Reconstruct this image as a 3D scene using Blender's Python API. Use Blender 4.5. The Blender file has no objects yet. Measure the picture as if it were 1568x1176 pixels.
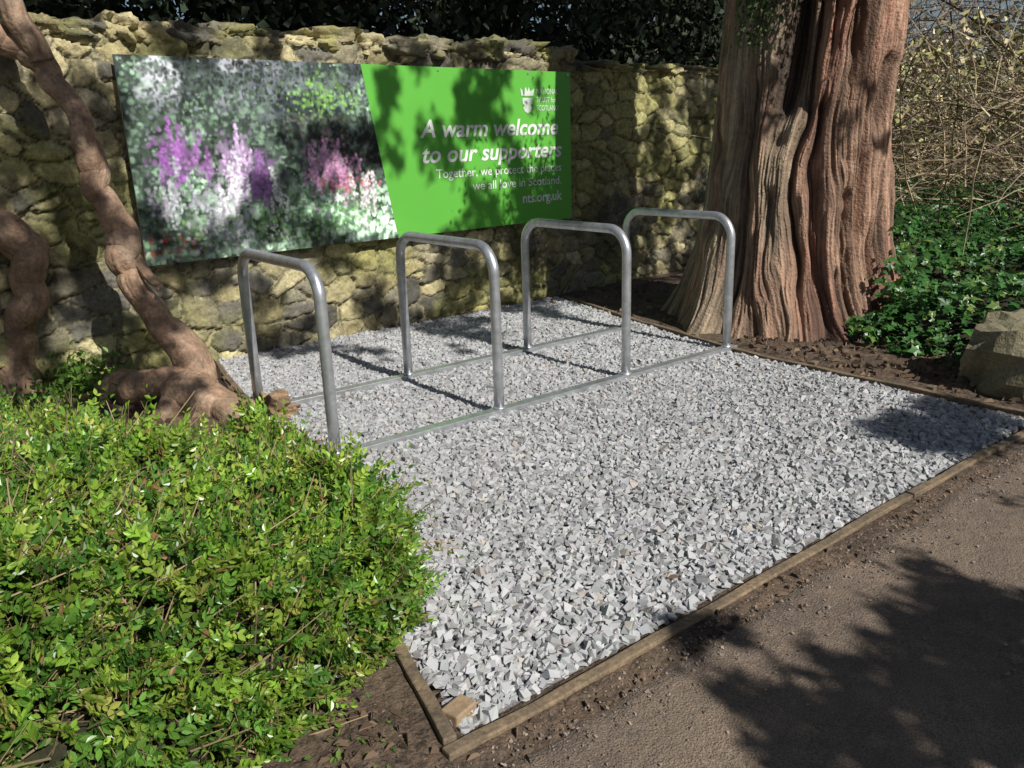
import bpy, numpy as np, math
from mathutils import Vector, Matrix
rng=np.random.default_rng(7)
sc=bpy.context.scene
COL=sc.collection
# ---------------------------------------------------------------- helpers
def vnoise(x,y,seed=0):
    T=np.random.default_rng(seed+100).random((256,256))
    xi=np.floor(x).astype(int);yi=np.floor(y).astype(int)
    fx=x-xi;fy=y-yi;fx=fx*fx*(3-2*fx);fy=fy*fy*(3-2*fy)
    a=T[xi&255,yi&255];b=T[(xi+1)&255,yi&255];c=T[xi&255,(yi+1)&255];d=T[(xi+1)&255,(yi+1)&255]
    return (a*(1-fx)+b*fx)*(1-fy)+(c*(1-fx)+d*fx)*fy
def fbm(x,y,seed=0,o=4):
    s=0;A=.5;t=0
    for k in range(o):
        s=s+A*vnoise(x*2**k+13.7*k,y*2**k+7.1*k,seed+k);t+=A;A*=.5
    return s/t
def sstep(a,b,x):
    t=np.clip((x-a)/(b-a),0,1);return t*t*(3-2*t)
def link(o,parent=None):
    COL.objects.link(o)
    if parent: o.parent=parent
    return o
def mesh(name,V,Fs,mat,col=None,smooth=False,parent=None):
    if not isinstance(Fs,list):Fs=[Fs]
    me=bpy.data.meshes.new(name)
    V=np.asarray(V,np.float32)
    me.vertices.add(len(V));me.vertices.foreach_set('co',V.ravel())
    nl=sum(f.size for f in Fs);npoly=sum(len(f) for f in Fs)
    me.loops.add(nl);me.polygons.add(npoly)
    me.loops.foreach_set('vertex_index',np.concatenate([f.ravel() for f in Fs]).astype(np.int32))
    tot=np.concatenate([np.full(len(f),f.shape[1]) for f in Fs]).astype(np.int32)
    st=np.concatenate([[0],np.cumsum(tot)[:-1]]).astype(np.int32)
    me.polygons.foreach_set('loop_start',st);me.polygons.foreach_set('loop_total',tot)
    me.polygons.foreach_set('use_smooth',np.full(npoly,smooth,dtype=bool))
    me.update(calc_edges=True)
    if col is not None:
        c=np.ones((len(V),4),np.float32);c[:,:3]=np.clip(col,0,1)
        at=me.color_attributes.new('Col','FLOAT_COLOR','POINT');at.data.foreach_set('color',c.ravel())
    me.materials.append(mat)
    o=bpy.data.objects.new(name,me);return link(o,parent)
def empty(name,parent=None):
    e=bpy.data.objects.new(name,None);e.empty_display_size=.2;return link(e,parent)
def material(name,color=(.5,.5,.5),attr=False,rough=.8,metal=0,spec=.5,noise=None,bump=None,transl=0):
    m=bpy.data.materials.new(name);m.use_nodes=True;nt=m.node_tree;N=nt.nodes;Lk=nt.links
    b=N['Principled BSDF'];b.inputs['Roughness'].default_value=rough;b.inputs['Metallic'].default_value=metal
    b.inputs['Specular IOR Level'].default_value=spec
    tc=N.new('ShaderNodeTexCoord')
    if attr:
        a=N.new('ShaderNodeAttribute');a.attribute_name='Col';src=a.outputs['Color']
    else:
        a=N.new('ShaderNodeRGB');a.outputs[0].default_value=(*color,1);src=a.outputs[0]
    if noise:
        for (s,lo,hi,tint) in noise:
            n=N.new('ShaderNodeTexNoise');n.inputs['Scale'].default_value=s;n.inputs['Detail'].default_value=2.5;n.inputs['Roughness'].default_value=.65
            Lk.new(tc.outputs['Object'],n.inputs['Vector'])
            r=N.new('ShaderNodeValToRGB');r.color_ramp.elements[0].position=.3;r.color_ramp.elements[1].position=.7
            t=tint or (1,1,1)
            r.color_ramp.elements[0].color=(lo,lo,lo,1);r.color_ramp.elements[1].color=(hi*t[0],hi*t[1],hi*t[2],1)
            Lk.new(n.outputs['Fac'],r.inputs[0])
            x=N.new('ShaderNodeMix');x.data_type='RGBA';x.blend_type='MULTIPLY';x.inputs[0].default_value=1
            Lk.new(src,x.inputs[6]);Lk.new(r.outputs[0],x.inputs[7]);src=x.outputs[2]
    Lk.new(src,b.inputs['Base Color'])
    if bump:
        prev=None
        for (s,st,dist) in bump:
            n=N.new('ShaderNodeTexNoise');n.inputs['Scale'].default_value=s;n.inputs['Detail'].default_value=2;n.inputs['Roughness'].default_value=.6
            Lk.new(tc.outputs['Object'],n.inputs['Vector'])
            bp=N.new('ShaderNodeBump');bp.inputs['Strength'].default_value=st;bp.inputs['Distance'].default_value=dist
            Lk.new(n.outputs['Fac'],bp.inputs['Height'])
            if prev: Lk.new(prev,bp.inputs['Normal'])
            prev=bp.outputs[0]
        Lk.new(prev,b.inputs['Normal'])
    if transl>0:
        t=N.new('ShaderNodeBsdfTranslucent');mx=N.new('ShaderNodeMixShader');mx.inputs[0].default_value=transl
        hs=N.new('ShaderNodeHueSaturation');hs.inputs['Value'].default_value=1.5;hs.inputs['Saturation'].default_value=1.1
        Lk.new(src,hs.inputs['Color']);Lk.new(hs.outputs[0],t.inputs['Color'])
        Lk.new(b.outputs[0],mx.inputs[1]);Lk.new(t.outputs[0],mx.inputs[2]);Lk.new(mx.outputs[0],N['Material Output'].inputs[0])
    return m
def norm(a): return a/np.maximum(np.linalg.norm(a,axis=-1,keepdims=True),1e-9)
def instances(P,axis,nrm,scale,tv,tf,col):
    axis=norm(axis);side=norm(np.cross(axis,nrm));n=np.cross(side,axis)
    sc_=np.asarray(scale)
    if sc_.ndim==1: sc_=np.repeat(sc_[:,None],3,1)
    t=tv[None]*sc_[:,None,:] if tv.ndim==2 else tv*sc_[:,None,:]
    V=P[:,None]+t[...,0:1]*side[:,None]+t[...,1:2]*axis[:,None]+t[...,2:3]*n[:,None]
    k=tv.shape[-2];n_=len(P)
    F=(tf[None]+(np.arange(n_)*k)[:,None,None]).reshape(-1,tf.shape[1])
    C=np.repeat(col,k,0)
    return V.reshape(-1,3),F,C
def rdir(n,up=0.0):
    d=rng.normal(size=(n,3));d=norm(d);d[:,2]+=up;return norm(d)
def inpoly(x,y,poly):
    r=np.zeros(len(x),bool);n=len(poly);j=n-1
    for i in range(n):
        xi,yi=poly[i];xj,yj=poly[j]
        c=((yi>y)!=(yj>y))&(x<(xj-xi)*(y-yi)/(yj-yi+1e-12)+xi);r^=c;j=i
    return r
def dpoly(x,y,poly):
    d=np.full(len(x),1e9);n=len(poly)
    for i in range(n):
        a=np.array(poly[i]);b=np.array(poly[(i+1)%n]);ab=b-a
        t=np.clip(((x-a[0])*ab[0]+(y-a[1])*ab[1])/(ab@ab),0,1)
        d=np.minimum(d,np.hypot(x-a[0]-t*ab[0],y-a[1]-t*ab[1]))
    return d
def catmull(P,n):
    P=np.asarray(P,float);out=[]
    Q=np.vstack([2*P[0]-P[1],P,2*P[-1]-P[-2]])
    for i in range(len(P)-1):
        p0,p1,p2,p3=Q[i:i+4]
        for t in np.arange(n)/n:
            out.append(.5*((2*p1)+(-p0+p2)*t+(2*p0-5*p1+4*p2-p3)*t*t+(-p0+3*p1-3*p2+p3)*t**3))
    out.append(P[-1]);return np.array(out)
def tube(path,rad,seg=24,nz=None):
    n=len(path);T=norm(np.gradient(path,axis=0))
    up=np.array([0,0,1.]) if abs(T[0][2])<.9 else np.array([1.,0,0])
    N0=norm(np.cross(T[0],up));Ns=[N0]
    for i in range(1,n):
        v=Ns[-1]-T[i]*(Ns[-1]@T[i]);Ns.append(v/np.linalg.norm(v))
    Ns=np.array(Ns);B=np.cross(T,Ns)
    th=np.linspace(0,2*math.pi,seg,endpoint=False)
    R=np.repeat(np.asarray(rad,float)[:,None],seg,1)
    if nz is not None: R=R*nz(np.repeat(th[None],n,0),np.repeat(np.cumsum(np.r_[0,np.linalg.norm(np.diff(path,axis=0),axis=1)])[:,None],seg,1))
    V=path[:,None]+R[...,None]*(np.cos(th)[None,:,None]*Ns[:,None]+np.sin(th)[None,:,None]*B[:,None])
    i=np.arange(n-1)[:,None]*seg;j=np.arange(seg)[None];j2=(j+1)%seg
    F=np.stack([i+j,i+j2,i+seg+j2,i+seg+j],-1).reshape(-1,4)
    V=V.reshape(-1,3)
    V=np.vstack([V,path[0],path[-1]]);a=n*seg
    f1=np.stack([np.full(seg,a),(np.arange(seg)+1)%seg,np.arange(seg)],1)
    o=(n-1)*seg;f2=np.stack([np.full(seg,a+1),o+np.arange(seg),o+(np.arange(seg)+1)%seg],1)
    return V,[F,np.vstack([f1,f2])]
def box(cx,cy,cz,sx,sy,sz,rot=0):
    v=np.array([[x,y,z] for x in(-.5,.5) for y in(-.5,.5) for z in(-.5,.5)])*[sx,sy,sz]
    c,s=math.cos(rot),math.sin(rot)
    v=np.stack([v[:,0]*c-v[:,1]*s,v[:,0]*s+v[:,1]*c,v[:,2]],1)+[cx,cy,cz]
    f=np.array([[0,1,3,2],[4,6,7,5],[0,4,5,1],[2,3,7,6],[0,2,6,4],[1,5,7,3]]);return v,f
def merge(parts):
    V=[];F=[];o=0
    for v,f in parts: V.append(v);F.append(f+o);o+=len(v)
    return np.vstack(V),np.vstack(F)
def gridmesh(nx,ny):
    i=np.arange(ny-1)[:,None]*nx;j=np.arange(nx-1)[None]
    return np.stack([i+j,i+j+1,i+nx+j+1,i+nx+j],-1).reshape(-1,4)
def bevel(o,w,s=2):
    m=o.modifiers.new('bevel','BEVEL');m.width=w;m.segments=s
LEAF=np.array([[0,0,0],[-.24,.3,.10],[-.23,.66,.09],[0,1,0],[.23,.66,.09],[.24,.3,.10]],float)
LEAFF=np.array([[0,5,4,3],[0,3,2,1]])
QUAD=np.array([[-.28,0,0],[-.05,1,0],[.25,.8,.05],[.3,.1,.05]],float);QUADF=np.array([[0,3,2,1]])
# ---------------------------------------------------------------- sun / sky
S=np.array([.04,-.765,.643]);S/=np.linalg.norm(S)
w=bpy.data.worlds.new('World');sc.world=w;w.use_nodes=True;nt=w.node_tree
sky=nt.nodes.new('ShaderNodeTexSky');sky.sky_type='NISHITA';sky.sun_disc=False
sky.sun_elevation=math.asin(S[2]);sky.sun_rotation=math.radians(177)
nt.links.new(sky.outputs[0],nt.nodes['Background'].inputs[0]);nt.nodes['Background'].inputs[1].default_value=.058
sd=bpy.data.lights.new('sun','SUN');sd.energy=5;sd.angle=math.radians(.5);sd.color=(1,.97,.91)
so=link(bpy.data.objects.new('sun',sd));so.rotation_euler=Vector(-S).to_track_quat('-Z','Y').to_euler();so.location=(0,-8,9)
sc.view_settings.view_transform='Standard';sc.view_settings.look='None';sc.view_settings.exposure=0
# ---------------------------------------------------------------- camera
f,p,r,a=1239.1,math.radians(16.5),math.radians(-1.98),math.radians(52.64)
Cc=np.array([-1.325,-2.961,1.24])
Fv=np.array([math.cos(p)*math.cos(a),math.cos(p)*math.sin(a),-math.sin(p)])
r0=np.array([math.sin(a),-math.cos(a),0]);u0=np.cross(r0,Fv)
Rv=math.cos(r)*r0+math.sin(r)*u0;Uv=-math.sin(r)*r0+math.cos(r)*u0
cd=bpy.data.cameras.new('camera');cd.sensor_width=36;cd.lens=f/1568*36;cd.clip_end=2000;cd.clip_start=.05
co=link(bpy.data.objects.new('camera',cd))
M=Matrix(((Rv[0],Uv[0],-Fv[0],Cc[0]),(Rv[1],Uv[1],-Fv[1],Cc[1]),(Rv[2],Uv[2],-Fv[2],Cc[2]),(0,0,0,1)))
co.matrix_world=M;sc.camera=co
# ---------------------------------------------------------------- ground + path
m_soil=material('soil',(.105,.075,.054),rough=.95,noise=[(3,.6,1.3,(1,.95,.85)),(40,.5,1.5,None),(150,.6,1.4,None)],bump=[(25,.8,.02),(120,.8,.008)])
xs=np.concatenate([[-400,-100,-30,-12],np.arange(-6,12.01,.06),[16,30,100,400]]);ys=np.concatenate([[-400,-100,-30,-12],np.arange(-6,9.01,.06),[12,30,100,400]])
X,Y=np.meshgrid(xs,ys)
bed=[(-.53,-1.69),(2.5,-1.69),(2.56,0),(2.75,.9),(3.03,2.1),(.2,2.06)]
def soilz(X,Y):
    sh=X.shape
    near=dpoly(X.ravel(),Y.ravel(),bed).reshape(sh);ib=inpoly(X.ravel(),Y.ravel(),bed).reshape(sh)
    Z=(fbm(X*4,Y*4,3)-.5)*.05+.015
    Z=np.where(ib,-.012,Z*sstep(0,.25,near)+.004)
    Z=np.where((Y<-1.70)&(Y>-1.86),.006*sstep(-1.86,-1.80,Y),Z)
    return np.where(Y<=-1.86,-.02,Z)
Z=soilz(X,Y)+np.clip(X-5,0,6)*.05*sstep(-3,0,Y)*sstep(-1.8,0,Y)
mesh('ground',np.stack([X,Y,Z],-1).reshape(-1,3),gridmesh(len(xs),len(ys)),m_soil,smooth=True)
m_path=material('earth_path_surface',(.240,.188,.148),rough=.93,noise=[(1.6,.70,1.12,(1,.97,.93)),(18,.8,1.12,(1,.96,.9)),(240,.45,1.45,None)],bump=[(200,.8,.008),(30,.3,.02)])
xs=np.concatenate([[-60,-20],np.arange(-6,10,.05),[20,60]]);ys=np.linspace(0,1,90)
X,T=np.meshgrid(xs,ys)
edge=-1.80+(fbm(X*2.5,X*0+3,9)-.5)*.07-(fbm(X*14,X*0,12)-.5)*.05
Y=edge*(1-T)+(-5.2)*T
Z=.004+(fbm(X*3,Y*3,5)-.5)*.012-.03*(T<=0)
mesh('path',np.stack([X,Y,Z],-1).reshape(-1,3),gridmesh(len(xs),len(ys))[:,::-1],m_path,smooth=True)
# ---------------------------------------------------------------- gravel (crushed granite)
CUBE=np.array([[x,y,z] for x in(-1,1) for y in(-1,1) for z in(-1,1)],float)
CUBEF=np.array([[0,1,3],[0,3,2],[4,6,7],[4,7,5],[0,4,5],[0,5,1],[2,3,7],[2,7,6],[0,2,6],[0,6,4],[1,5,7],[1,7,3]])
def stones(P,size,col,flat=.62):
    n=len(P)
    tv=CUBE[None]*np.clip(.78+.26*rng.normal(size=(n,8,3)),.25,1.25)
    tv=tv*np.stack([.66+.35*rng.random(n),.85+.50*rng.random(n),flat*(.7+.5*rng.random(n))],1)[:,None]
    ax=rdir(n)*[1,1,.55];nr=rdir(n,1.5)
    return instances(P,ax,nr,size,tv,CUBEF,col)
g=.0163
gx,gy=np.meshgrid(np.arange(-.6,3.1,g),np.arange(-1.73,2.15,g));gx=gx.ravel()+rng.uniform(-.55,.55,gx.size)*g;gy=gy.ravel()+rng.uniform(-.55,.55,gy.size)*g
k=inpoly(gx,gy,bed);gx=gx[k];gy=gy[k];n=len(gx)
hgt=(fbm(gx*2.5,gy*2.5,31)-.5)*.014
P=np.stack([gx,gy,-.003+rng.random(n)*.013+hgt],1)
v=.33+.15*rng.random(n);v*=np.where(rng.random(n)<.12,.68,1);v*=.86+.28*fbm(gx*1.5,gy*1.5,35)
colr=v[:,None]*np.array([[.99,.99,1.0]])*(1+(rng.random((n,3))-.5)*.05)
wrm=rng.random(n)<.03;colr[wrm]*=[1.0,.90,.80]
V,F,C=stones(P,.0090+.0080*rng.random(n)**1.6,colr)
m_grav=material('granite_chips',attr=True,rough=.85)
mesh('gravel',V,F,m_grav,C)
gx,gy=np.meshgrid(np.linspace(-.55,3.0,40),np.linspace(-1.69,2.08,40));kk=gridmesh(40,40);cc=gx.ravel()[kk].mean(1),gy.ravel()[kk].mean(1)
kk=kk[inpoly(cc[0],cc[1],bed)]
mesh('gravel_base',np.stack([gx.ravel(),gy.ravel(),np.full(gx.size,-.004)],1),kk,material('stone_dust',(.22,.215,.21),rough=.95,noise=[(150,.5,1.4,None)]))
# ---------------------------------------------------------------- timber edging
m_wood=material('weathered_timber',(.20,.155,.105),rough=.9,noise=[(6,.6,1.25,(1,.93,.85)),(70,.6,1.3,None)],bump=[(60,.5,.006)])
m_woodnew=material('fresh_timber',(.40,.28,.17),rough=.8,noise=[(12,.7,1.15,None),(90,.8,1.1,None)],bump=[(80,.3,.004)])
tb=empty('timber_edging')
def board(name,p0,p1,h=.06,t=.032,z=0.0,m=m_wood,seg=24,wob=.006):
    p0=np.array(p0,float);p1=np.array(p1,float);d=p1-p0;L=np.hypot(*d);d/=L;nn=np.array([-d[1],d[0]])
    s=np.linspace(0,L,seg+1);vs=[]
    ws=(fbm(s*1.7+p0[0]*5,s*0+p0[1],77)-.5)*wob*5;wz=(fbm(s*3.3+9,s*0+p0[1],78)-.5)*wob*3
    for q,(si,wi) in enumerate(zip(s,ws)):
        c=p0+d*si+nn*wi
        for (e,zz) in ((-t/2,z-.05),(t/2,z-.05),(t/2,z+h+wz[q]),(-t/2,z+h+wz[q])): vs.append([*(c+nn*e),zz])
    vs=np.array(vs);F=[]
    for i in range(seg):
        for k in range(4): F.append([4*i+k,4*i+(k+1)%4,4*i+4+(k+1)%4,4*i+4+k])
    F.append([3,2,1,0]);F.append([4*seg,4*seg+1,4*seg+2,4*seg+3])
    o=mesh(name,vs,np.array(F),m,parent=tb);bevel(o,.004);return o
board('front_board',(-.60,-1.735),(1.35,-1.73),h=.018)
board('front_board_2',(1.353,-1.728),(2.60,-1.735),h=.020)
board('left_board',(-.575,-1.712),(-.20,-.1),h=.022)
board('left_board_2',(-.20,-.09),(.17,2.0),h=.022)
board('right_board',(2.55,-1.71),(2.585,-.05),h=.026)
board('right_board_2',(2.587,-.045),(2.78,.88),h=.026)
board('right_board_3',(2.785,.885),(3.07,2.05),h=.026)
V,F=box(-.500,-1.640,-.002,.070,.050,.06,rot=.25);o=mesh('corner_block',V,F,m_woodnew,parent=tb);bevel(o,.004)
pg=[]
for (x,y) in [(2.62,-.55),(2.61,-1.2),(2.70,.35),(2.615,-1.66),(2.66,.1)]:
    V,F=box(x,y,-.005,.045,.035,.08,rot=.1);pg.append((V,F))
V,F=merge(pg);o=mesh('pegs',V,F,m_wood,parent=tb);bevel(o,.003)
# ---------------------------------------------------------------- cycle rack
m_galv=material('galvanised_steel',(.62,.64,.66),rough=.36,metal=.72,noise=[(25,.76,1.1,None),(7,.82,1.08,None)],bump=[(60,.08,.003)])
rack=empty('bicycle_rack')
def hoop(x,i):
    W,H,rc=.84,.8,.125;z0=.02
    pts=[(x,0,z0)]+[(x,0,z) for z in np.linspace(.2,H-rc,4)]
    for t in np.linspace(0,math.pi/2,10)[1:]: pts.append((x,rc-rc*math.cos(t),H-rc+rc*math.sin(t)))
    pts+= [(x,y,H) for y in np.linspace(rc+.1,W-rc-.1,4)]
    for t in np.linspace(0,math.pi/2,10): pts.append((x,W-rc+rc*math.sin(t),H-rc+rc*math.cos(t)))
    pts+=[(x,W,z) for z in np.linspace(H-rc-.15,.2,4)]+[(x,W,z0)]
    P=np.array(pts);V,F=tube(P,np.full(len(P),.0245),20)
    mesh('hoop_%d'%i,V,F,m_galv,smooth=True,parent=rack)
for i in range(4): hoop(i*.855,i+1)
for j,y in enumerate((0,.84)):
    parts=[box(1.2825,y,.030,2.70,.052,.006),box(1.2825,y-.0285,.0165,2.70,.005,.033)]
    V,F=merge(parts);o=mesh(['front_rail','back_rail'][j],V,F,m_galv,parent=rack);bevel(o,.0015)
pp=[]
for i in range(4):
    for y in (0,.84):
        P=np.array([[i*.855,y,.0335],[i*.855,y,.040],[i*.855,y,.045]]);v,ff=tube(P,np.array([.033,.030,.0255]),20);pp.append((v,ff))
V=np.vstack([q[0] for q in pp]);o_=0;F4=[];F3=[]
for v,ff in pp: F4.append(ff[0]+o_);F3.append(ff[1]+o_);o_+=len(v)
mesh('weld_collars',V,[np.vstack(F4),np.vstack(F3)],m_galv,smooth=True,parent=rack)
# ---------------------------------------------------------------- stone wall
ANG=math.atan(.045)
wall=empty('stone_wall');wall.location=(0,2.048,0);wall.rotation_euler=(0,0,ANG)
def voron(x,z,cw,ch,seed):
    R=np.random.default_rng(seed);N=512
    jx=R.random((N,N));jz=R.random((N,N));idt=R.random((N,N,4))
    ci=np.floor(x/cw).astype(int);cj=np.floor(z/ch).astype(int)
    f1=np.full(x.shape,1e9);f2=f1.copy();ident=np.zeros(x.shape+(4,))
    for di in(-2,-1,0,1,2):
        for dj in(-2,-1,0,1,2):
            a=(ci+di)%N;b=(cj+dj)%N
            px=(ci+di+.02+.96*jx[a,b])*cw;pz=(cj+dj+.04+.92*jz[a,b])*ch
            wx=.70+.6*idt[a,b,3];wz=.70+.65*idt[a,b,2]
            d=(np.abs((x-px)/cw*wx)**2.8+np.abs((z-pz)/ch*wz)**2.8)**(1/2.8)
            m=d<f1
            f2=np.where(m,f1,np.minimum(f2,d));f1=np.where(m,d,f1)
            ident=np.where(m[...,None],idt[a,b],ident)
    return f1,f2,ident
xs=np.arange(-3.2,7.0,.011);zs=np.arange(-.1,1.92,.011)
X,Z=np.meshgrid(xs,zs)
Xw=X+(fbm(X*4,Z*4,1)-.5)*.10+(fbm(X*16,Z*16,6)-.5)*.03;Zw=Z+(fbm(X*4+50,Z*4,2)-.5)*.08+(fbm(X*16,Z*16,16)-.5)*.03
f1,f2,idt=voron(Xw+40,Zw+3,.20,.125,5)
e=(f2-f1)
mw=.07+.20*fbm(X*3,Z*3,17)
st=sstep(.3,1.0,e/mw)
rough=(fbm(X*22,Z*22,8)-.5);rough2=(fbm(X*60,Z*60,18,2)-.5)
topw=1.90-.08*sstep(3.3,3.5,X)+(fbm(X*2,X*0,15)-.5)*.05
Zc=np.minimum(Z,topw)
Yd=-st*(.010+.026*idt[...,0])-rough*.028-rough2*.007-(fbm(X*1.2,Z*1.2,4)-.5)*.06
pal=np.array([[.35,.30,.16],[.44,.38,.21],[.22,.20,.14],[.48,.42,.24],[.14,.13,.105],[.33,.29,.19]])
base=pal[(idt[...,1]*5.99).astype(int)]*(.7+.6*idt[...,2:3])
mortar=np.array([.38,.34,.21])*(.5+.8*fbm(X*9,Z*9,21)[...,None])
C=base*st[...,None]+mortar*(1-st[...,None])
crev=sstep(.0,.28,np.abs(e/mw-.45));C=C*(.25+.75*crev[...,None])
moss=sstep(.44,.66,fbm(X*1.8,Z*1.8,33))[...,None]
C=C*(1-moss*.5)+np.array([.31,.31,.07])*moss*.5*(.5+.9*fbm(X*30,Z*30,41)[...,None])*(.3+.7*crev[...,None])
dk=sstep(.52,.72,fbm(X*3+9,Z*3,51))[...,None];C=C*(1-.5*dk)
C=C*(.6+.8*fbm(X*35,Z*35,61)[...,None])
m_stone=material('rubble_stone',attr=True,rough=.95,noise=[(60,.7,1.25,None)],bump=[(45,.6,.012),(180,.5,.004)])
mesh('rubble_face',np.stack([X,Yd,Zc],-1).reshape(-1,3),gridmesh(len(xs),len(zs)),m_stone,C.reshape(-1,3),smooth=True,parent=wall)
V,F=box(1.9,.26,.88,10.2,.44,1.90);mesh('wall_core',V,F,m_stone,np.tile([[.2,.18,.11]],(8,1)),parent=wall)
nb=9;gg=np.linspace(-1,1,nb)
def roughblock(cx,cy,cz,sx_,sy_,sz_,seed,amp=1.0,pw=7):
    V=[];F=[];o=0
    A,B=np.meshgrid(gg,gg)
    for ax in range(3):
        for sg in(-1,1):
            q=np.zeros((nb*nb,3));q[:,ax]=sg;q[:,(ax+1)%3]=A.ravel();q[:,(ax+2)%3]=B.ravel()
            fc=gridmesh(nb,nb);F.append((fc if sg>0 else fc[:,::-1])+o);o+=nb*nb;V.append(q)
    V=np.vstack(V)
    Vn=V/ (np.sum(np.abs(V)**pw,axis=1,keepdims=True)**(1/pw))
    d=(fbm(Vn[:,0]*1.6+seed*3.1+Vn[:,2],Vn[:,1]*1.6+Vn[:,2]*1.3+seed,seed%50)-.5)
    d2=(fbm(Vn[:,0]*5+seed*3.1+Vn[:,2]*3,Vn[:,1]*5+Vn[:,2]*4,seed%50+7)-.5)
    Vn=Vn*(1+(d*.55+d2*.3)*amp)[:,None]
    return Vn*[sx_/2,sy_/2,sz_/2]+[cx,cy,cz],np.vstack(F)
VV=[];FF=[];CC=[];o_=0;i=0
sx=-3.2
while sx<7.0:
    big=sx<3.3
    L=rng.uniform(.10,.38)
    h=rng.uniform(.10,.18) if big else rng.uniform(.06,.10)
    zc=1.835 if big else 1.79
    dpt=rng.uniform(.40,.50)
    v,ff=roughblock(sx+L/2,dpt/2-.03+rng.uniform(-.015,.02),zc+h/2,L*1.10,dpt,h,i,1.5,6)
    cb=pal[rng.integers(0,6)]*(rng.uniform(.8,1.2));mo=sstep(.4,.7,fbm(v[:,0]*6,v[:,1]*6+v[:,2]*9,70))[:,None]
    VV.append(v);FF.append(ff+o_);CC.append((cb*(1-mo*.5)+np.array([.31,.31,.07])*mo*.5)*(.45+fbm(v[:,0]*30,v[:,1]*30+v[:,2]*30,75)[:,None]));o_+=len(v);sx+=L;i+=1
mesh('coping_stones',np.vstack(VV),np.vstack(FF),m_stone,np.vstack(CC),smooth=True,parent=wall)
# ---------------------------------------------------------------- sign
sign=empty('welcome_sign');sign.location=(0,2.048,0);sign.rotation_euler=(0,0,ANG)
SY=-.105
m_panel=material('sign_panel_edge',(.5,.5,.5),rough=.5)
sx0,sx1,sz0,sz1=-.16,3.205,.645,1.765
V,F=box((sx0+sx1)/2,SY+.009,(sz0+sz1)/2,sx1-sx0,.012,sz1-sz0);mesh('backing_board',V,F,m_panel,parent=sign)
V,F=merge([box(x,SY+.045,(sz0+sz1)/2,.05,.06,sz1-sz0-.06) for x in(.1,1.0,1.9,3.0)]);mesh('battens',V,F,m_wood,parent=sign)
nx,nz=480,270
U_,T_=np.meshgrid(np.linspace(0,1,nx),np.linspace(0,1,nz))
xr=1.33+(1-T_)*.19;X=sx0+(xr-sx0)*U_;Z=sz0+T_*(sz1-sz0)
px=X-sx0;pz=Z-sz0
n1=fbm(px*12,pz*12,201);n2=fbm(px*45,pz*45,210,3)
img=np.zeros((nz,nx,3))
img[:]=np.array([.028,.038,.034]);img*=(.2+3.8*n1**2)[...,None]
hz=sstep(.45,.7,fbm(px*3,pz*3,222))[...,None];img=img+hz*np.array([.08,.085,.105])
skyg=sstep(.48,.60,fbm(px*5,pz*7,230))*sstep(.75,1.05,pz)*sstep(1.3,.1,px)
img=img*(1-skyg[...,None])+np.array([.50,.52,.57])*skyg[...,None]
roof=sstep(.0,.03,(.98-.30*np.abs(px-1.12))-pz)*sstep(.0,.04,pz-.80)*sstep(0,.05,px-.86)*sstep(0,.05,1.44-px)
img=img*(1-roof[...,None])+np.array([.03,.035,.055])*roof[...,None]
wl=sstep(0,.03,px-.92)*sstep(0,.03,1.38-px)*sstep(0,.06,pz-.60)*sstep(0,.03,.82-pz)*.8
img=img*(1-wl[...,None])+np.array([.13,.12,.11])*(.5+1.0*n2[...,None])*wl[...,None]
for wx in(.99,1.12,1.27):
    q=sstep(.045,.025,np.abs(px-wx))*sstep(.065,.045,np.abs(pz-.72));img=img*(1-q[...,None])+np.array([.015,.015,.02])*q[...,None]
R=np.random.default_rng(55)
def splat(cx,cz,rx,rz,c,al=.85):
    i0=max(int((cz-rz*1.5)/1.12*nz),0);i1=min(int((cz+rz*1.5)/1.12*nz)+2,nz)
    j0=max(int((cx-rx*1.5)/1.72*nx),0);j1=min(int((cx+rx*1.5)/1.40*nx)+3,nx)
    if i1<=i0 or j1<=j0:return
    d=((px[i0:i1,j0:j1]-cx)/rx)**2+((pz[i0:i1,j0:j1]-cz)/rz)**2
    k=np.clip(1.25-d,0,1)[...,None]*al;img[i0:i1,j0:j1]=img[i0:i1,j0:j1]*(1-k)+np.array(c)*k
gf=fbm(px*3.5,pz*3.5,240)
for _ in range(6500):
    cz=R.random()*1.12;cx=R.random()*1.7;s=R.uniform(.006,.020)*(1.5-cz*.6);lum=R.random()**2.5
    lo=sstep(.8,.1,cz);g_=gf[min(int(cz/1.12*nz),nz-1),min(int(cx/1.7*nx),nx-1)]
    c=np.array([.036,.055,.038])*(.3+4*lum)*(.4+lo*.8)*(g_*2.1)**4+np.array([.025,.04,.01])*lo*lum
    if R.random()<.05:c=c+np.array([.12,.13,.12])*lo*(g_*2)**3
    splat(cx,cz,s*R.uniform(.4,1.4),s*R.uniform(.4,1.4),c,.75)
def spike(cx,cz,h,wd,c):
    ln=R.normal()*.12
    for k in range(int(h/.007)):
        t=k/(h/.007);ww=wd*(1-t*.75)
        splat(cx+ln*t*h+R.normal()*ww*.6,cz+t*h+R.normal()*.004,.006+.008*R.random(),.006+.007*R.random(),np.array(c)*R.uniform(.45,1.4),.8)
for (cx,cz,num,sz_,c) in [(.24,.62,90,.06,(.22,.10,.27)),(.60,.55,110,.07,(.32,.23,.37)),(.74,.46,90,.06,(.18,.09,.23)),(1.22,.46,130,.08,(.36,.21,.31)),(.50,.26,120,.10,(.38,.38,.42))]:
    for _ in range(num): splat(cx+R.normal()*sz_,cz+R.normal()*sz_,R.uniform(.008,.022),R.uniform(.01,.03),np.array(c)*R.uniform(.4,1.2),.6)
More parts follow.
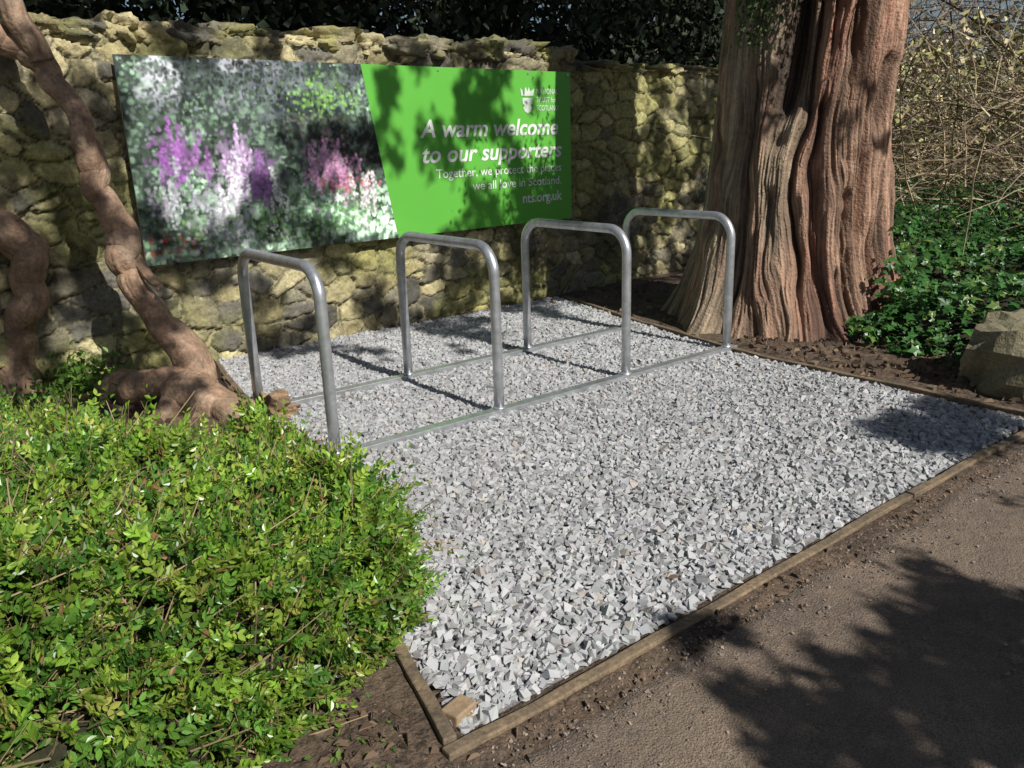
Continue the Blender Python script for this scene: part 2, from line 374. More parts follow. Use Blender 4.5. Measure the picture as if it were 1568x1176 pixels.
for (cx,cz,num,sp,c) in [(.24,.58,9,.06,(.30,.11,.37)),(.36,.52,6,.06,(.25,.11,.30)),(.60,.50,12,.05,(.50,.36,.55)),(.72,.42,11,.05,(.23,.11,.29)),(.55,.36,11,.05,(.62,.58,.66)),(1.17,.42,11,.06,(.50,.25,.43)),(1.30,.44,10,.06,(.46,.23,.38)),(1.08,.50,6,.05,(.36,.23,.34)),(1.46,.28,12,.04,(.58,.52,.54)),(.50,.22,12,.08,(.55,.55,.58)),(.12,.30,6,.06,(.33,.31,.36)),(.85,.28,6,.1,(.45,.47,.45)),(.33,.34,6,.08,(.36,.38,.41))]:
    for _ in range(num): spike(cx+R.normal()*sp,cz+R.normal()*.07-.05,R.uniform(.06,.22),R.uniform(.014,.032),c)
for (cx,cz,num,sx_,sz_,c) in [(.15,.08,40,.09,.03,(.45,.03,.03)),(1.3,.38,60,.12,.03,(.42,.08,.11)),(.6,.10,120,.25,.05,(.45,.45,.45)),(.7,.16,240,.4,.06,(.13,.28,.07)),(1.2,.22,260,.2,.08,(.10,.24,.07)),(1.0,.20,50,.12,.05,(.24,.40,.24)),(1.2,.90,180,.12,.06,(.20,.40,.09)),(.30,.40,100,.2,.14,(.30,.31,.35)),(.45,.80,100,.3,.12,(.20,.22,.25))]:
    for _ in range(num): splat(cx+R.normal()*sx_,cz+R.normal()*sz_,R.uniform(.005,.016),R.uniform(.005,.016),np.array(c)*R.uniform(.3,1.3),.65)
img*= (.7+.6*n2)[...,None]
pad=np.pad(img,((1,1),(1,1),(0,0)),mode='edge');img=(pad[:-2,1:-1]+pad[2:,1:-1]+pad[1:-1,:-2]+pad[1:-1,2:]+2*pad[1:-1,1:-1])/6
m_print=material('printed_garden_photo',attr=True,rough=.42,spec=.4)
mesh('garden_picture',np.stack([X,X*0+SY,Z],-1).reshape(-1,3),gridmesh(nx,nz),m_print,img.reshape(-1,3)*1.45,parent=sign)
m_green=material('green_print',(.125,.46,.06),rough=.45,spec=.4,noise=[(1.5,.94,1.05,None)])
V=np.array([[1.33+.19,SY,sz0],[sx1,SY,sz0],[sx1,SY,sz1],[1.33,SY,sz1]]);mesh('green_panel',V,np.array([[0,1,2,3]]),m_green,parent=sign)
m_white=material('white_print',(.84,.86,.82),rough=.5)
m_pale=material('pale_print',(.66,.76,.64),rough=.5)
def text(name,body,x1,z,width,hs,shear=0,off=0,m=m_white):
    cu=bpy.data.curves.new(name,'FONT');cu.body=body;cu.size=1;cu.shear=shear;cu.offset=off;cu.align_x='LEFT'
    cu.resolution_u=4;cu.fill_mode='FRONT';cu.extrude=0
    o=link(bpy.data.objects.new(name,cu),sign);cu.materials.append(m);bpy.context.view_layer.update()
    w_=max(o.dimensions[0],.01);s=width/w_
    o.rotation_euler=(math.pi/2,0,0);o.scale=(s,hs,1);o.location=(x1-width,SY-.003,z);return o
text('headline_line_1','A warm welcome',3.07,1.305,1.31,.165,shear=.22,off=.020)
text('headline_line_2','to our supporters',3.09,1.135,1.34,.165,shear=.22,off=.020)
text('tagline_line_1','Together, we protect the places',3.09,1.025,1.22,.090,off=.004)
text('tagline_line_2','we all love in Scotland.',3.09,.925,.90,.090,off=.004)
text('web_address','nts.org.uk',3.09,.80,.42,.105,off=.016)
text('logo_text_1','NATIONAL',3.065,1.60,.225,.056,m=m_pale,off=.006)
text('logo_text_2','TRUST for',3.045,1.54,.205,.056,m=m_pale,off=.006)
text('logo_text_3','SCOTLAND',3.065,1.48,.225,.056,m=m_pale,off=.006)
def poly(name,pl,m,y):
    V=np.array([[q[0],y,q[1]] for q in pl]);mesh(name,V,[np.array([list(range(len(pl)))])],m,parent=sign)
poly('logo_crown',[(2.69,1.585),(2.81,1.585),(2.82,1.64),(2.785,1.615),(2.765,1.65),(2.75,1.615),(2.735,1.65),(2.715,1.615),(2.68,1.64)],m_pale,SY-.003)
poly('logo_shield',[(2.70,1.57),(2.70,1.53),(2.72,1.515),(2.705,1.50),(2.72,1.475),(2.75,1.46),(2.78,1.475),(2.795,1.50),(2.78,1.515),(2.80,1.53),(2.80,1.57)],m_pale,SY-.003)
V,F=merge([box(x,SY-.003,z,.014,.006,.014) for x in np.linspace(sx0+.03,sx1-.03,9) for z in(sz0+.02,sz1-.02)]);mesh('screws',V,F,m_galv,parent=sign)
# ---------------------------------------------------------------- large conifer trunk
ctree=empty('cedar_tree')
nt_,nz_=1000,420
th=np.linspace(0,2*math.pi,nt_,endpoint=False);zz=np.r_[np.linspace(-.1,2.6,380),np.linspace(2.65,9,40)]
TH,ZZ=np.meshgrid(th,zz)
cx=3.60+.01*ZZ;cy=.30-.01*ZZ
R0=.565-.025*np.clip(ZZ-1,0,9)+.20*np.exp(-np.clip(ZZ,0,9)/.45)
R0=np.maximum(R0,.12)
def pn(t,z,ft,fz,seed,o=3):
    w_=sstep(2*math.pi-.6,2*math.pi,np.mod(TH,2*math.pi))
    return fbm(t*ft,z*fz,seed,o)*(1-w_)+fbm((t-2*math.pi)*ft,z*fz,seed,o)*w_
tw=TH+.06*np.sin(ZZ*1.6)+(pn(TH,ZZ,1.6,1.1,301)-.5)*.34+(pn(TH,ZZ,6,3.0,302)-.5)*.07
rg=pn(tw,ZZ,2.6,.50,310,3)
rg2=1-np.abs(2*pn(tw,ZZ,6,.8,320,3)-1)**.8
rg3=1-np.abs(2*pn(tw,ZZ,20,1.5,325,3)-1)
fib=pn(tw,ZZ,75,3.0,330,3)
plate=sstep(.45,.55,pn(tw,ZZ,14,2.4,335,3))
lob=.5+.5*np.cos(tw*6+1.0)
val=np.zeros_like(TH)
for (a0,wd,dp) in [(3.62,.11,.28),(4.02,.05,.14),(4.36,.06,.20),(3.2,.06,.12),(4.75,.06,.16),(5.3,.08,.14),(2.7,.1,.1),(1.2,.12,.1),(3.85,.035,.09),(4.55,.035,.09),(4.2,.03,.08),(3.45,.03,.08),(4.9,.03,.08)]:
    dd=np.angle(np.exp(1j*(tw-a0)));amp=sstep(.32,.62,fbm(ZZ*1.6+a0*9,ZZ*0,340))
    val+=dp*np.exp(-(np.abs(dd)/(wd*(.5+.9*amp)))**1.6)*amp
Rr=R0+.16*(rg-.5)+.030*(rg2-.7)+.022*(rg3-.6)+.016*(fib-.5)+.012*plate-val*.7+.13*lob*np.exp(-np.clip(ZZ,0,9)/.30)-.015
V=np.stack([cx+Rr*np.cos(TH),cy+Rr*np.sin(TH),ZZ],-1)
i=np.arange(nz_-1)[:,None]*nt_;j=np.arange(nt_)[None];j2=(j+1)%nt_
F=np.stack([i+j,i+j2,i+nt_+j2,i+nt_+j],-1).reshape(-1,4)
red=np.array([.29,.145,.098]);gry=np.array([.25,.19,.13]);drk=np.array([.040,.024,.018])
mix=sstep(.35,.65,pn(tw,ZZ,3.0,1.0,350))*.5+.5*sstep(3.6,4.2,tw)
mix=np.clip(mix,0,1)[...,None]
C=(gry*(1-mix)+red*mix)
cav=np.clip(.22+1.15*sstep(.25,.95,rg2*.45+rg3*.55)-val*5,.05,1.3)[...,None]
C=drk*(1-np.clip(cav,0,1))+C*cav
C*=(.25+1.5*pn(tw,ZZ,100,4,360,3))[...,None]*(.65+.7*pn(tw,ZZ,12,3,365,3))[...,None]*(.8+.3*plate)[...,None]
m_bark=material('fibrous_bark',attr=True,rough=.93,noise=[(20,.8,1.15,None)],bump=[(60,.8,.015),(200,.5,.004)])
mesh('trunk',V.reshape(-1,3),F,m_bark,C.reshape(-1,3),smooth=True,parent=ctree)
# ---------------------------------------------------------------- twisted smooth-barked trunks
m_smooth=material('smooth_mottled_bark',attr=True,rough=.75,noise=[(9,.7,1.15,(1,.95,.9)),(60,.7,1.2,None)],bump=[(28,.7,.012),(110,.6,.004)])
def gnarl(name,pts,rads,parent,seed,amp=.03):
    P=catmull(pts,20);rr=catmull(np.array(rads)[:,None]*[1,1,1],20)[:,0]
    s=np.arange(len(P))*.6;P=P+np.stack([(vnoise(s*.2+seed,s*0,seed)-.5),(vnoise(s*.2+seed+40,s*0,seed)-.5),(vnoise(s*.18+seed+80,s*0,seed)-.5)],1)*amp
    def nzf(t,q):
        a=np.cos(t);b=np.sin(t)
        return 1+.28*(vnoise(a*1.1+5+q*1.5,b*1.1+5+q*2.0,seed)-.5)+.14*(vnoise(a*2.2+9+q*1.4,b*2.2+9+q*3,seed+3)-.5)+.12*(fbm(a*4+9+b*2,b*4+q*4,seed+5)-.5)+.07*(fbm(a*9+20,b*9+q*22,seed+8)-.5)
    V,F=tube(P,rr,72,nz=nzf)
    c=fbm(V[:,0]*9+V[:,1]*7,V[:,2]*7,seed+9);c2=sstep(.5,.7,fbm(V[:,0]*20+V[:,1]*20,V[:,2]*6,seed+19));c3=fbm(V[:,0]*60+V[:,1]*60,V[:,2]*45,seed+29)
    C=np.array([.37,.245,.165])*(.5+.8*c[:,None]);C=C*(1-.4*c2[:,None])+np.array([.42,.33,.24])*.4*c2[:,None]
    C*=(.6+.8*c3[:,None])
    return mesh(name,V,F,m_smooth,C,smooth=True,parent=parent)
tA=empty('twisted_tree')
gnarl('trunk',[(-.12,1.30,-.08),(-.12,1.31,.06),(-.16,1.32,.20),(-.24,1.37,.36),(-.31,1.42,.52),(-.35,1.45,.68),(-.36,1.47,.86),(-.40,1.50,1.04),(-.43,1.53,1.19),(-.42,1.55,1.40),(-.50,1.60,1.58),(-.58,1.66,1.72),(-.70,1.73,1.80),(-.95,1.9,1.92),(-1.3,2.0,2.3)],[.15,.125,.095,.078,.064,.062,.082,.062,.072,.055,.056,.062,.062,.07,.05],tA,3,.06)
gnarl('side_branch',[(-.34,1.46,.84),(-.33,1.40,.74),(-.28,1.33,.66),(-.26,1.30,.60)],[.03,.028,.022,.006],tA,6)
gnarl('root',[(-.52,1.70,.04),(-.44,1.52,.11),(-.36,1.30,.09),(-.24,1.12,.09),(-.12,.90,.04),(-.02,.74,.0)],[.05,.095,.080,.11,.085,.03],tA,11,.09)
gnarl('second_root',[(-.14,1.31,.14),(-.22,1.24,.10),(-.34,1.12,.05),(-.48,1.0,.0)],[.09,.08,.06,.03],tA,14,.03)
gnarl('upper_limb',[(-.56,1.63,1.70),(-.62,1.64,1.95),(-.60,1.7,2.4),(-.3,1.8,3.2)],[.06,.05,.045,.03],tA,12)
tB=empty('twisted_tree')
gnarl('trunk',[(-.92,2.38,-.06),(-.89,2.38,.04),(-.86,2.36,.27),(-.76,2.27,.50),(-.74,2.25,.66),(-.73,2.25,.78),(-.80,2.28,.90),(-1.05,2.35,1.02),(-1.4,2.4,1.5),(-1.6,2.3,2.4)],[.15,.12,.09,.08,.085,.095,.09,.08,.07,.05],tB,21,.05)
tB.location=(.0,-.32,0)
v,ff=roughblock(.02,.74,.04,.24,.18,.17,91,2.2,4);c=fbm(v[:,0]*30,v[:,2]*30,92)
mesh('broken_stump',v,ff,m_smooth,np.array([.36,.24,.15])*(.2+1.4*c[:,None]),smooth=False)
# ---------------------------------------------------------------- foreground shrub
bushp=[(-.38,-1.27),(-.66,-1.42),(-1.03,-1.55),(-1.51,-1.58),(-2.0,-1.3),(-2.05,.9),(-1.13,.92),(-.58,.22),(-.28,-.20),(-.20,-.55),(-.24,-1.0)]
def bushh(x,y):
    d=np.where(inpoly(x,y,bushp),dpoly(x,y,bushp),0)
    D=(x+1.325)*.607+(y+2.961)*.795;L=(x+1.325)*.795-(y+2.961)*.607
    hm=.40+.03*sstep(-.3,-.8,L)+.03*sstep(-.8,-1.5,L)-.20*np.clip(D-1.9,0,2)+(fbm(x*3.0,y*3.0,401)-.5)*.32+(fbm(x*9,y*9,402)-.5)*.16
    q=np.clip(d/.26,0,1);return np.maximum(hm,.1)*np.sqrt(1-(1-q)**2),d
bush=empty('garden_shrub')
def sampbush(n,edge):
    x=rng.uniform(-2.05,-.0,n*6);y=rng.uniform(-1.6,.95,n*6);k=inpoly(x,y,bushp)
    L=(x+1.325)*.795-(y+2.961)*.607;D=(x+1.325)*.607+(y+2.961)*.795
    k&=L>-.66*D-.25
    x=x[k];y=y[k];h,d=bushh(x,y)
    if edge: k=d<.26;x=x[k];y=y[k];h=h[k];d=d[k]
    return x[:n],y[:n],h[:n],d[:n]
xa,ya,ha,da=sampbush(7000,False);xb,yb,hb,db=sampbush(2100,True)
x=np.r_[xa,xb];y=np.r_[ya,yb];h=np.r_[ha,hb]
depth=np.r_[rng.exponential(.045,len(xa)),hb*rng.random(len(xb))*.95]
kp=(fbm(x*7,y*7,420)>.35)|(depth>.08)
x=x[kp];y=y[kp];h=h[kp];depth=depth[kp]
z=np.maximum(h-depth,.02);n=len(x)
e_=.03;gxn=-(bushh(x+e_,y)[0]-bushh(x-e_,y)[0])/(2*e_);gyn=-(bushh(x,y+e_)[0]-bushh(x,y-e_)[0])/(2*e_)
nr=norm(np.stack([gxn,gyn,np.full(n,1.0)],1))
sdir=norm(nr*.6+rdir(n)*.9+np.array([0,0,.3]))
Ls=rng.uniform(.05,.12,n)
long=rng.random(n)<.12;Ls=np.where(long,Ls*1.6,Ls);sdir[long]=norm(sdir[long]+[0,0,.5])
P0=np.stack([x,y,z],1)-sdir*.03
K=15
tt=(np.arange(K)//2+.6)/(K/2);sgn=np.where(np.arange(K)%2==0,1,-1.)
sn=norm(np.cross(sdir,rdir(n)));sb=np.cross(sdir,sn)
bend=rdir(n)*.25
pos=P0[:,None]+sdir[:,None]*(Ls[:,None]*tt)[...,None]+bend[:,None]*((Ls[:,None]*tt**2)[...,None])
ax=sdir[:,None]*.75+sn[:,None]*(sgn[None,:,None]*.8)+rng.normal(size=(n,K,3))*.25
ax[:,K-1]=sdir+rng.normal(size=(n,3))*.1
nn=sb[:,None]+rng.normal(size=(n,K,3))*.35;nn=nn*np.sign(nn@np.array([0,-.3,1.0]))[...,None]
sz=rng.uniform(.021,.034,(n,K))*(1-.35*tt)[None]
pal2=np.array([[.22,.38,.045],[.125,.27,.04],[.33,.46,.07],[.07,.17,.028],[.40,.43,.09]])
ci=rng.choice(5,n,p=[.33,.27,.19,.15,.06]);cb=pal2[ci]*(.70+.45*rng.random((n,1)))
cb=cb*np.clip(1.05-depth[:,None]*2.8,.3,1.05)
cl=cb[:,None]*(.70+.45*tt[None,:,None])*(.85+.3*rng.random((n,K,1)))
brown=rng.random((n,K))<.02;cl[brown]=[.26,.16,.07]
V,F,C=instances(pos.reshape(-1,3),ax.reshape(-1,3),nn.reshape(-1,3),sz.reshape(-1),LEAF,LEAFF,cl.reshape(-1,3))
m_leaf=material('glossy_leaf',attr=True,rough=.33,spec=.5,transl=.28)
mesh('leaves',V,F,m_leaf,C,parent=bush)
tq=np.array([[-1,0,0],[1,0,0],[.5,1,0],[-.5,1,0]],float)
sct=np.stack([np.full(n,.0011),Ls*1.05,np.full(n,1)],1)
V1,F1,C1=instances(P0,sdir,sn,sct,tq,np.array([[0,1,2,3]]),np.tile([[.24,.17,.09]],(n,1)))
nb2=3400;xx,yy,hh,dd=sampbush(nb2,False);nb2=len(xx)
base=np.stack([xx,yy,np.maximum(hh-rng.uniform(.03,.25,nb2),.0)],1);dr=norm(rdir(nb2)+np.array([0,0,.8]))
V2,F2,C2=instances(base,dr,rdir(nb2),np.stack([np.full(nb2,.0022),rng.uniform(.08,.22,nb2),np.ones(nb2)],1),tq,np.array([[0,1,2,3]]),np.tile([[.26,.19,.11]],(nb2,1))*(.6+.8*rng.random((nb2,1))))
m_twig=material('twig_bark',attr=True,rough=.85)
mesh('twigs',np.vstack([V1,V2]),np.vstack([F1,F2+len(V1)]),m_twig,np.vstack([C1,C2]),parent=bush)
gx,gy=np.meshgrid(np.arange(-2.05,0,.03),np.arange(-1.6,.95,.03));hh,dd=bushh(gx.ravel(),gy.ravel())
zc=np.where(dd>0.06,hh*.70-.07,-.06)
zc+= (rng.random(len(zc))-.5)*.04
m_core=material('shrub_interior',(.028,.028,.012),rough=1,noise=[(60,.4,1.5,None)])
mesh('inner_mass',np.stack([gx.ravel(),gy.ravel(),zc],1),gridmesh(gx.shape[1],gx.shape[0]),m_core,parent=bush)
# ---------------------------------------------------------------- rock
v,ff=roughblock(3.0,-1.50,.09,.50,.50,.46,17,1.3);c=fbm(v[:,0]*12,v[:,2]*12+v[:,1]*8,95)
mesh('boulder',v,ff,m_stone,np.array([.22,.195,.12])*(.45+1.0*c[:,None]),smooth=False)
# ---------------------------------------------------------------- ivy
ivyp=[(3.25,-.25),(3.12,-.6),(3.10,-1.15),(3.25,-2.2),(9,-2.4),(11,3.4),(6,2.4),(4.7,1.0),(4.3,.1),(3.9,-.45)]
IV=np.array([[0,0,0],[.35,-.08,.03],[.30,.22,.04],[.58,.40,-.02],[.24,.55,.04],[0,1,-.05],[-.24,.55,.04],[-.58,.40,-.02],[-.30,.22,.04],[-.35,-.08,.03]],float)
IVF3=np.array([[0,1,2],[0,2,3],[0,3,4],[0,4,5],[0,5,6],[0,6,7],[0,7,8],[0,8,9]])
n=22000;x=3+8*rng.random(n)**1.7;y=rng.uniform(-2.3,3.4,n);k=inpoly(x,y,ivyp);x=x[k];y=y[k]
d=dpoly(x,y,ivyp);n=len(x);h=.10+.28*sstep(0,.5,d)+(fbm(x*2.5,y*2.5,501)-.5)*.28+.06*np.clip(x-4,0,4)
z=np.maximum(h,.03)-rng.exponential(.04,n);z=np.maximum(z,.015)
m2=1800;ta=rng.uniform(-1.7,-.2,m2);hz=np.abs(rng.normal(0,.20,m2))
x2=3.60+(.84-.25*hz)*np.cos(ta)+rng.normal(0,.05,m2);y2=.26+(.84-.25*hz)*np.sin(ta)+rng.normal(0,.05,m2)
x=np.r_[x,x2];y=np.r_[y,y2];z=np.r_[z,hz];n=len(x)
ax=norm(np.stack([rng.normal(size=n)-.3,rng.normal(size=n)-.6,rng.normal(size=n)*.4-.35],1));nr=norm(np.array([[-.35,-.5,1.0]])+rng.normal(size=(n,3))*.45)
cl=np.array([[.040,.120,.024]])*(.6+.9*rng.random((n,1)));cl[rng.random(n)<.14]=[.13,.21,.045]
V,F,C=instances(np.stack([x,y,z],1),ax,nr,rng.uniform(.034,.070,n)*(1+.08*np.clip(x-4,0,6)),IV,IVF3,cl)
m_ivy=material('ivy_leaf',attr=True,rough=.38,spec=.5,transl=.1)
ivy=empty('ivy');mesh('leaves',V,F,m_ivy,C,parent=ivy)
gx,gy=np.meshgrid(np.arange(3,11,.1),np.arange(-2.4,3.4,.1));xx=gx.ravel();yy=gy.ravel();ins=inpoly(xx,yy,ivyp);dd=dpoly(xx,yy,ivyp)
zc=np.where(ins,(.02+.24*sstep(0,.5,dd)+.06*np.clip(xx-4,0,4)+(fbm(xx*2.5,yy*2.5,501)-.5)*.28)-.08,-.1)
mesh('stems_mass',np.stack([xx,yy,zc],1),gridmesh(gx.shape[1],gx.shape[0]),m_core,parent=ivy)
# ---------------------------------------------------------------- small plants
def tuft(name,cx,cy,rad,hgt,n,size,cols):
    x=cx+rng.normal(0,rad,n);y=cy+rng.normal(0,rad,n);z=np.abs(rng.normal(0,hgt*.5,n))
    cl=np.array(cols)[rng.integers(0,len(cols),n)]*(.7+.6*rng.random((n,1)))
    V,F,C=instances(np.stack([x,y,z],1),rdir(n,.5),rdir(n,1.2),rng.uniform(.6,1.2,n)*size,LEAF,LEAFF,cl)
    return mesh(name,V,F,m_leaf,C)
tuft('low_plant',-.60,1.85,.10,.20,600,.045,[(.08,.16,.03),(.13,.24,.04)])
tuft('low_plant',-.95,1.55,.25,.12,900,.04,[(.08,.15,.03),(.14,.22,.04)])
tuft('low_plant',-.72,-1.60,.05,.03,60,.02,[(.10,.2,.04),(.16,.26,.05)])
tuft('low_plant',-.86,-1.70,.03,.03,30,.022,[(.10,.2,.04)])
# ---------------------------------------------------------------- leaf litter and twigs
zones=[(1500,lambda n:(rng.uniform(2.63,3.35,n),rng.uniform(-1.68,.1,n)),.62),(700,lambda n:(rng.uniform(2.8,4.2,n),rng.uniform(.6,2.0,n)),.7),(230,lambda n:(rng.uniform(-1.0,-.60,n),rng.uniform(-1.78,-1.35,n)),.5),(1300,lambda n:(rng.uniform(-1.2,.05,n),rng.uniform(.2,2.0,n)),.8),(150,lambda n:(rng.uniform(-1.2,3,n),-1.76-np.abs(rng.normal(0,.06,n))),.4),(34,lambda n:(rng.uniform(-.2,2.5,n),rng.uniform(-1.6,1.9,n)),.5)]
VV=[];FF=[];CC=[];o_=0
for (n,fx,sc1) in zones:
    x,y=fx(n);P=np.stack([x,y,np.maximum(soilz(x,y),.004)+.001+rng.random(n)*.003],1)
    if n==34:P[:,2]=.02
    tw_=rng.random(n)<.35
    cl=np.array([[.15,.10,.065]])*(.4+1.2*rng.random((n,1)))
    s=np.where(tw_[:,None],np.stack([np.full(n,.006),rng.uniform(.03,.10,n),np.full(n,.3)],1),np.stack([rng.uniform(.012,.026,n)]*3,1))*sc1
    V,F,C=instances(P,rdir(n)*[1,1,.05],rdir(n,3.5),s,LEAF,LEAFF,cl);VV.append(V);FF.append(F+o_);CC.append(C);o_+=len(V)
mesh('leaf_litter',np.vstack(VV),np.vstack(FF),material('dead_leaf',attr=True,rough=.85),np.vstack(CC))
n=2600;x=rng.uniform(-1.3,3.2,n);y=-1.77-np.abs(rng.normal(0,.08,n));y[:1100]=rng.uniform(-3.2,-1.8,1100)
P=np.stack([x,y,np.full(n,.006)],1);cl=np.array([[.24,.19,.155]])*(.5+.9*rng.random((n,1)))
V,F,C=stones(P,.002+.003*rng.random(n)**2,cl);mesh('path_grit',V,F,m_grav,C)
# ---------------------------------------------------------------- tree across the path whose boughs shade the scene
otree=empty('conifer_tree')
m_needle=material('conifer_foliage',attr=True,rough=.7)
Bv=norm(np.cross(S,[1,0,0]));Bv=Bv*np.sign(Bv[2]);Av=np.cross(Bv,S);Av=Av*np.sign(Av[0])
def canopy(a_,b_,t_,rad,nl,ls,name):
    n=len(a_);c=a_[:,None]*Av+b_[:,None]*Bv+t_[:,None]*S
    P=(c[:,None]+rng.normal(size=(n,nl,3))*rad[:,None,None]*.55).reshape(-1,3);k=len(P)
    cl=np.array([[.035,.07,.022]])*(.6+.8*rng.random((k,1)))
    V,F,C=instances(P,rdir(k,-.3),rdir(k),rng.uniform(.7,1.3,k)*ls,QUAD,QUADF,cl)
    mesh(name,V,F,m_needle,C,parent=otree)
def dens(A_,B_):
    d=np.zeros(len(A_))
    wz=(B_>1.30)&(B_<2.83)&(A_<3.40);d=np.where(wz,.46,d)
    d=np.where(wz&(A_>1.4)&(A_<3.2)&(B_<2.75)&(B_>1.85),.34,d)
    d=np.where(wz&(A_<1.4)&(A_>-.2)&(B_<2.75)&(B_>1.85),.44,d)
    d=np.where(wz&(A_<-.2),.48,d)
    d=np.where((B_>2.83)&(B_<2.98)&(A_<3.4),.30,d)
    d=np.where((B_>2.98)&(A_<5.5),.95,d)
    d=np.where((A_>3.40)&(A_<6.0)&(B_>1.2),.90,d)
    d=np.where((A_<.1)&(B_>.75)&(B_<1.3),.35,d)
    return d
n=21000;A_=rng.uniform(-3.0,6.2,n);B_=rng.uniform(.7,4.6,n)
nzv=fbm(A_*3.8+B_*1.2,B_*4.0,613,3);thr=dens(A_,B_)
q=(nzv-.5)/.28+.5
k=q<thr;A_=A_[k];B_=B_[k]
canopy(A_,B_,rng.uniform(4.9,5.8,len(A_)),rng.uniform(.025,.042,len(A_)),12,.048,'boughs_high')
n=15000;A_=rng.uniform(-1.0,5,n);B_=rng.uniform(-3.4,-.75,n)
ru=A_*.5+B_*.87;rv=A_*.87-B_*.5
fing=fbm(ru*1.2+3,rv*6.0,620,3);blob=fbm(A_*1.7,B_*2.5,640,3)
lim=-1.245-.05*A_-.9*np.clip(.0-A_,0,2)
k=(B_<lim+(fing-.5)*.60)
k&=~((B_>lim-.22)&(blob>.62))
k|=(A_>1.75)&(B_>-1.08)&(B_<-.80)&(fing<.46)
A_=A_[k];B_=B_[k]
canopy(A_,B_,rng.uniform(5.0,6.0,len(A_)),rng.uniform(.03,.05,len(A_)),12,.05,'boughs_low')
VV=[];FF4=[];FF3=[];o_=0
def addtube(pts,rads):
    global o_
    V,F=tube(catmull(pts,6),catmull(np.array(rads)[:,None]*[1,1,1],6)[:,0],10);VV.append(V);FF4.append(F[0]+o_);FF3.append(F[1]+o_);o_+=len(V)
addtube([(-5.2,-8.2,-.2),(-5.2,-8.2,3),(-5.1,-8.1,8),(-5.0,-8,13)],[.45,.38,.26,.06])
def pt(a_,b_,t_): return tuple(a_*Av+b_*Bv+t_*S)
for b0 in (3.1,3.7,4.4): addtube([pt(-5,b0+.3,9.5),pt(-2,b0+.1,7.5),pt(2,b0,5.8),pt(5,b0,5.6)],[.10,.08,.05,.02])
for b0 in (-1.9,-2.5): addtube([pt(-5,b0,8.6),pt(-1,b0-.2,6.6),pt(1.5,b0,5.6),pt(4,b0,5.6)],[.09,.07,.04,.015])
V=np.vstack(VV);mesh('trunk_and_limbs',V,[np.vstack(FF4),np.vstack(FF3)],m_bark,np.tile([[.12,.08,.055]],(len(V),1)),smooth=True,parent=otree)
# ---------------------------------------------------------------- dark evergreens behind the wall
eg=empty('evergreen_shrubbery')
n=6000;x=rng.uniform(-1.5,9,n);y=rng.uniform(2.75,4.6,n);z=1.7+2.3*rng.random(n)
k=(fbm(x*1.3+y,z*1.5,701)>.33)&(fbm(x*3,z*3+y,705)>.32)
x=x[k];y=y[k];z=z[k];n=len(x);nl=13
P=(np.stack([x,y,z],1)[:,None]+rng.normal(size=(n,nl,3))*[.14,.14,.11]).reshape(-1,3);kk=len(P)
cl=np.array([[.017,.030,.011]])*(.4+1.1*rng.random((kk,1)))
V,F,C=instances(P,rdir(kk,-.8),rdir(kk),rng.uniform(.04,.11,kk),QUAD,QUADF,cl);mesh('foliage',V,F,m_needle,C,parent=eg)
xs=np.arange(-3,10.5,.09);zs=np.arange(0,5,.09);X,Z=np.meshgrid(xs,zs);Yc=5.0+(fbm(X*2,Z*2,711)-.5)*.8
ff=gridmesh(len(xs),len(zs));hol=fbm(X*2.2,Z*2.5,715)+.10*sstep(2.6,3.6,Z)*sstep(6,4,X)+.05*sstep(1.0,-1.0,X);hq=hol.ravel()[ff].mean(1);ff=ff[hq<.60]
mesh('inner_mass',np.stack([X,Yc,Z],-1).reshape(-1,3),ff,m_core,parent=eg)
def twigset(n,fstart,fdir,L,r,droop,cols,seg=8):
    s=fstart(n);d=fdir(n);LL=rng.uniform(*L,n);t=np.linspace(0,1,seg)
    cv=rdir(n)*.35
    P=s[:,None]+d[:,None]*(LL[:,None]*t)[...,None]+cv[:,None]*((LL[:,None]*t**2)[...,None]);P[...,2]-=droop*(LL[:,None]*t**2)
    P+=np.cumsum(rng.normal(size=P.shape),axis=1)*.012*LL[:,None,None]
    T=norm(np.gradient(P,axis=1));A1=norm(np.cross(T,np.array([.3,.2,1.])));B1=np.cross(T,A1)
    rr=(r*rng.uniform(.5,1.3,n))[:,None]*(1-.75*t)[None]
    th=np.array([0,2.094,4.189]);V=P[:,:,None]+rr[:,:,None,None]*(np.cos(th)[:,None]*A1[:,:,None]+np.sin(th)[:,None]*B1[:,:,None])
    i=(np.arange(n)*seg*3)[:,None,None]+(np.arange(seg-1)*3)[None,:,None];j=np.arange(3)[None,None];j2=(j+1)%3
    F=np.stack([i+j,i+j2,i+3+j2,i+3+j],-1).reshape(-1,4)
    C=np.repeat(np.array(cols)[rng.integers(0,len(cols),n)]*(.6+.8*rng.random((n,1))),seg*3,0)
    return V.reshape(-1,3),F,C
V,F,C=twigset(220,lambda n:np.stack([rng.uniform(-2,8,n),rng.uniform(3.4,4.6,n),rng.uniform(1,3.5,n)],1),lambda n:norm(np.abs(rng.normal(size=(n,3)))*[1,.3,.8]*np.where(rng.random((n,3))<.5,[-1,1,1],[1,1,1])),(.5,1.4),.014,.1,[(.06,.045,.035)])
mesh('branches',V,F,m_twig,C,parent=eg)
n=300;x=rng.normal(3.1,.3,n);y=rng.normal(-.15,.3,n);z=rng.uniform(2.12,2.9,n);nl=18
x=np.where(z<2.2,3.0+rng.normal(0,.05,n),x)
P=(np.stack([x,y,z],1)[:,None]+rng.normal(size=(n,nl,3))*[.07,.07,.09]).reshape(-1,3)
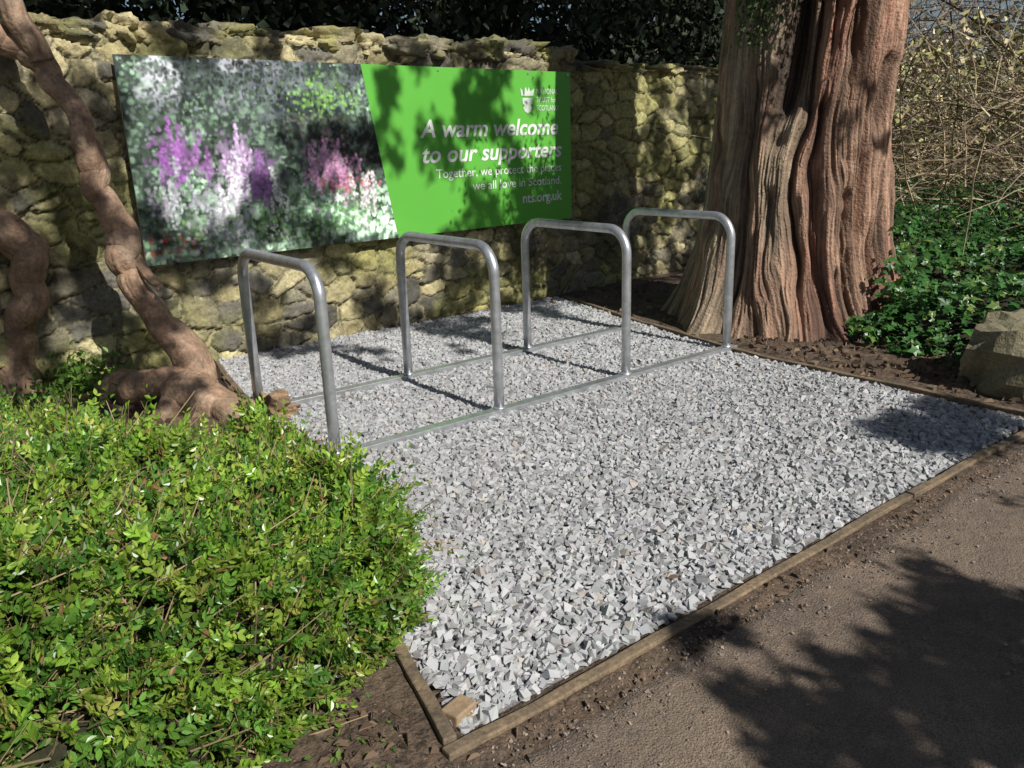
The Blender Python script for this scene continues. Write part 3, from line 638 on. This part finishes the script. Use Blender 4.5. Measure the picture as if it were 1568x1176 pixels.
ns=26;sp=np.stack([2.86+rng.normal(0,.05,ns),.12+rng.normal(0,.05,ns),rng.uniform(1.72,2.1,ns)],1);P=np.vstack([P,(sp[:,None]+rng.normal(size=(ns,12,3))*[.04,.04,.05]).reshape(-1,3)]);kk=len(P)
V,F,C=instances(P,rdir(kk,-1.0),rdir(kk),rng.uniform(.02,.045,kk),QUAD,QUADF,np.array([[.05,.085,.02]])*(.5+1.0*rng.random((kk,1))));mesh('foliage',V,F,m_needle,C,parent=ctree)
# ---------------------------------------------------------------- bare thicket + hedge on the right
th_=empty('bare_shrub_thicket')
V,F,C=twigset(2000,lambda n:np.stack([rng.uniform(5.6,12,n),rng.uniform(-1.5,4.5,n),rng.uniform(.1,1.6,n)],1),lambda n:norm(rng.normal(size=(n,3))*[1,1,.6]+[0,0,.7]),(.6,2.4),.0075,.35,[(.34,.26,.16),(.24,.17,.10),(.46,.38,.24),(.14,.10,.07)])
mesh('twigs',V,F,m_twig,C,parent=th_)
n=30000;x=rng.uniform(7.5,15,n);y=rng.uniform(-2,8,n);top=2.4+(fbm(x*.8,y*.8,801)-.5)*1.6;z=top*rng.random(n)**.7
k=fbm(x*2+z,y*2+z*2,805)>.38;x,y,z=x[k],y[k],z[k];n=len(x)
pal3=np.array([[.58,.50,.24],[.42,.42,.15],[.68,.58,.36],[.25,.26,.10]])
V,F,C=instances(np.stack([x,y,z],1),rdir(n),rdir(n,.3),rng.uniform(.04,.10,n),QUAD,QUADF,pal3[rng.integers(0,4,n)]*(.6+.6*rng.random((n,1))))
mesh('hedge',V,F,m_needle,C)
V,F,C=twigset(1100,lambda n:np.stack([rng.uniform(8,16,n),rng.uniform(-1,8,n),rng.uniform(1.4,3.4,n)],1),lambda n:norm(rng.normal(size=(n,3))*[1,1,.6]+[0,0,.9]),(.8,2.6),.012,.2,[(.20,.15,.10),(.12,.09,.07)])
mesh('tree_line',V,F,m_twig,C)
n=14000;an=rng.uniform(-.6,2.4,n);D=rng.uniform(22,30,n);x=D*np.cos(an);y=D*np.sin(an);z=rng.random(n)**1.3*(2.8+3.4*fbm(an*9,an*0,811))
V,F,C=instances(np.stack([x,y,z],1),rdir(n),rdir(n),rng.uniform(.25,.6,n),QUAD,QUADF,np.array([[.09,.09,.06]])*(.5+rng.random((n,1))));mesh('distant_trees',V,F,m_needle,C)
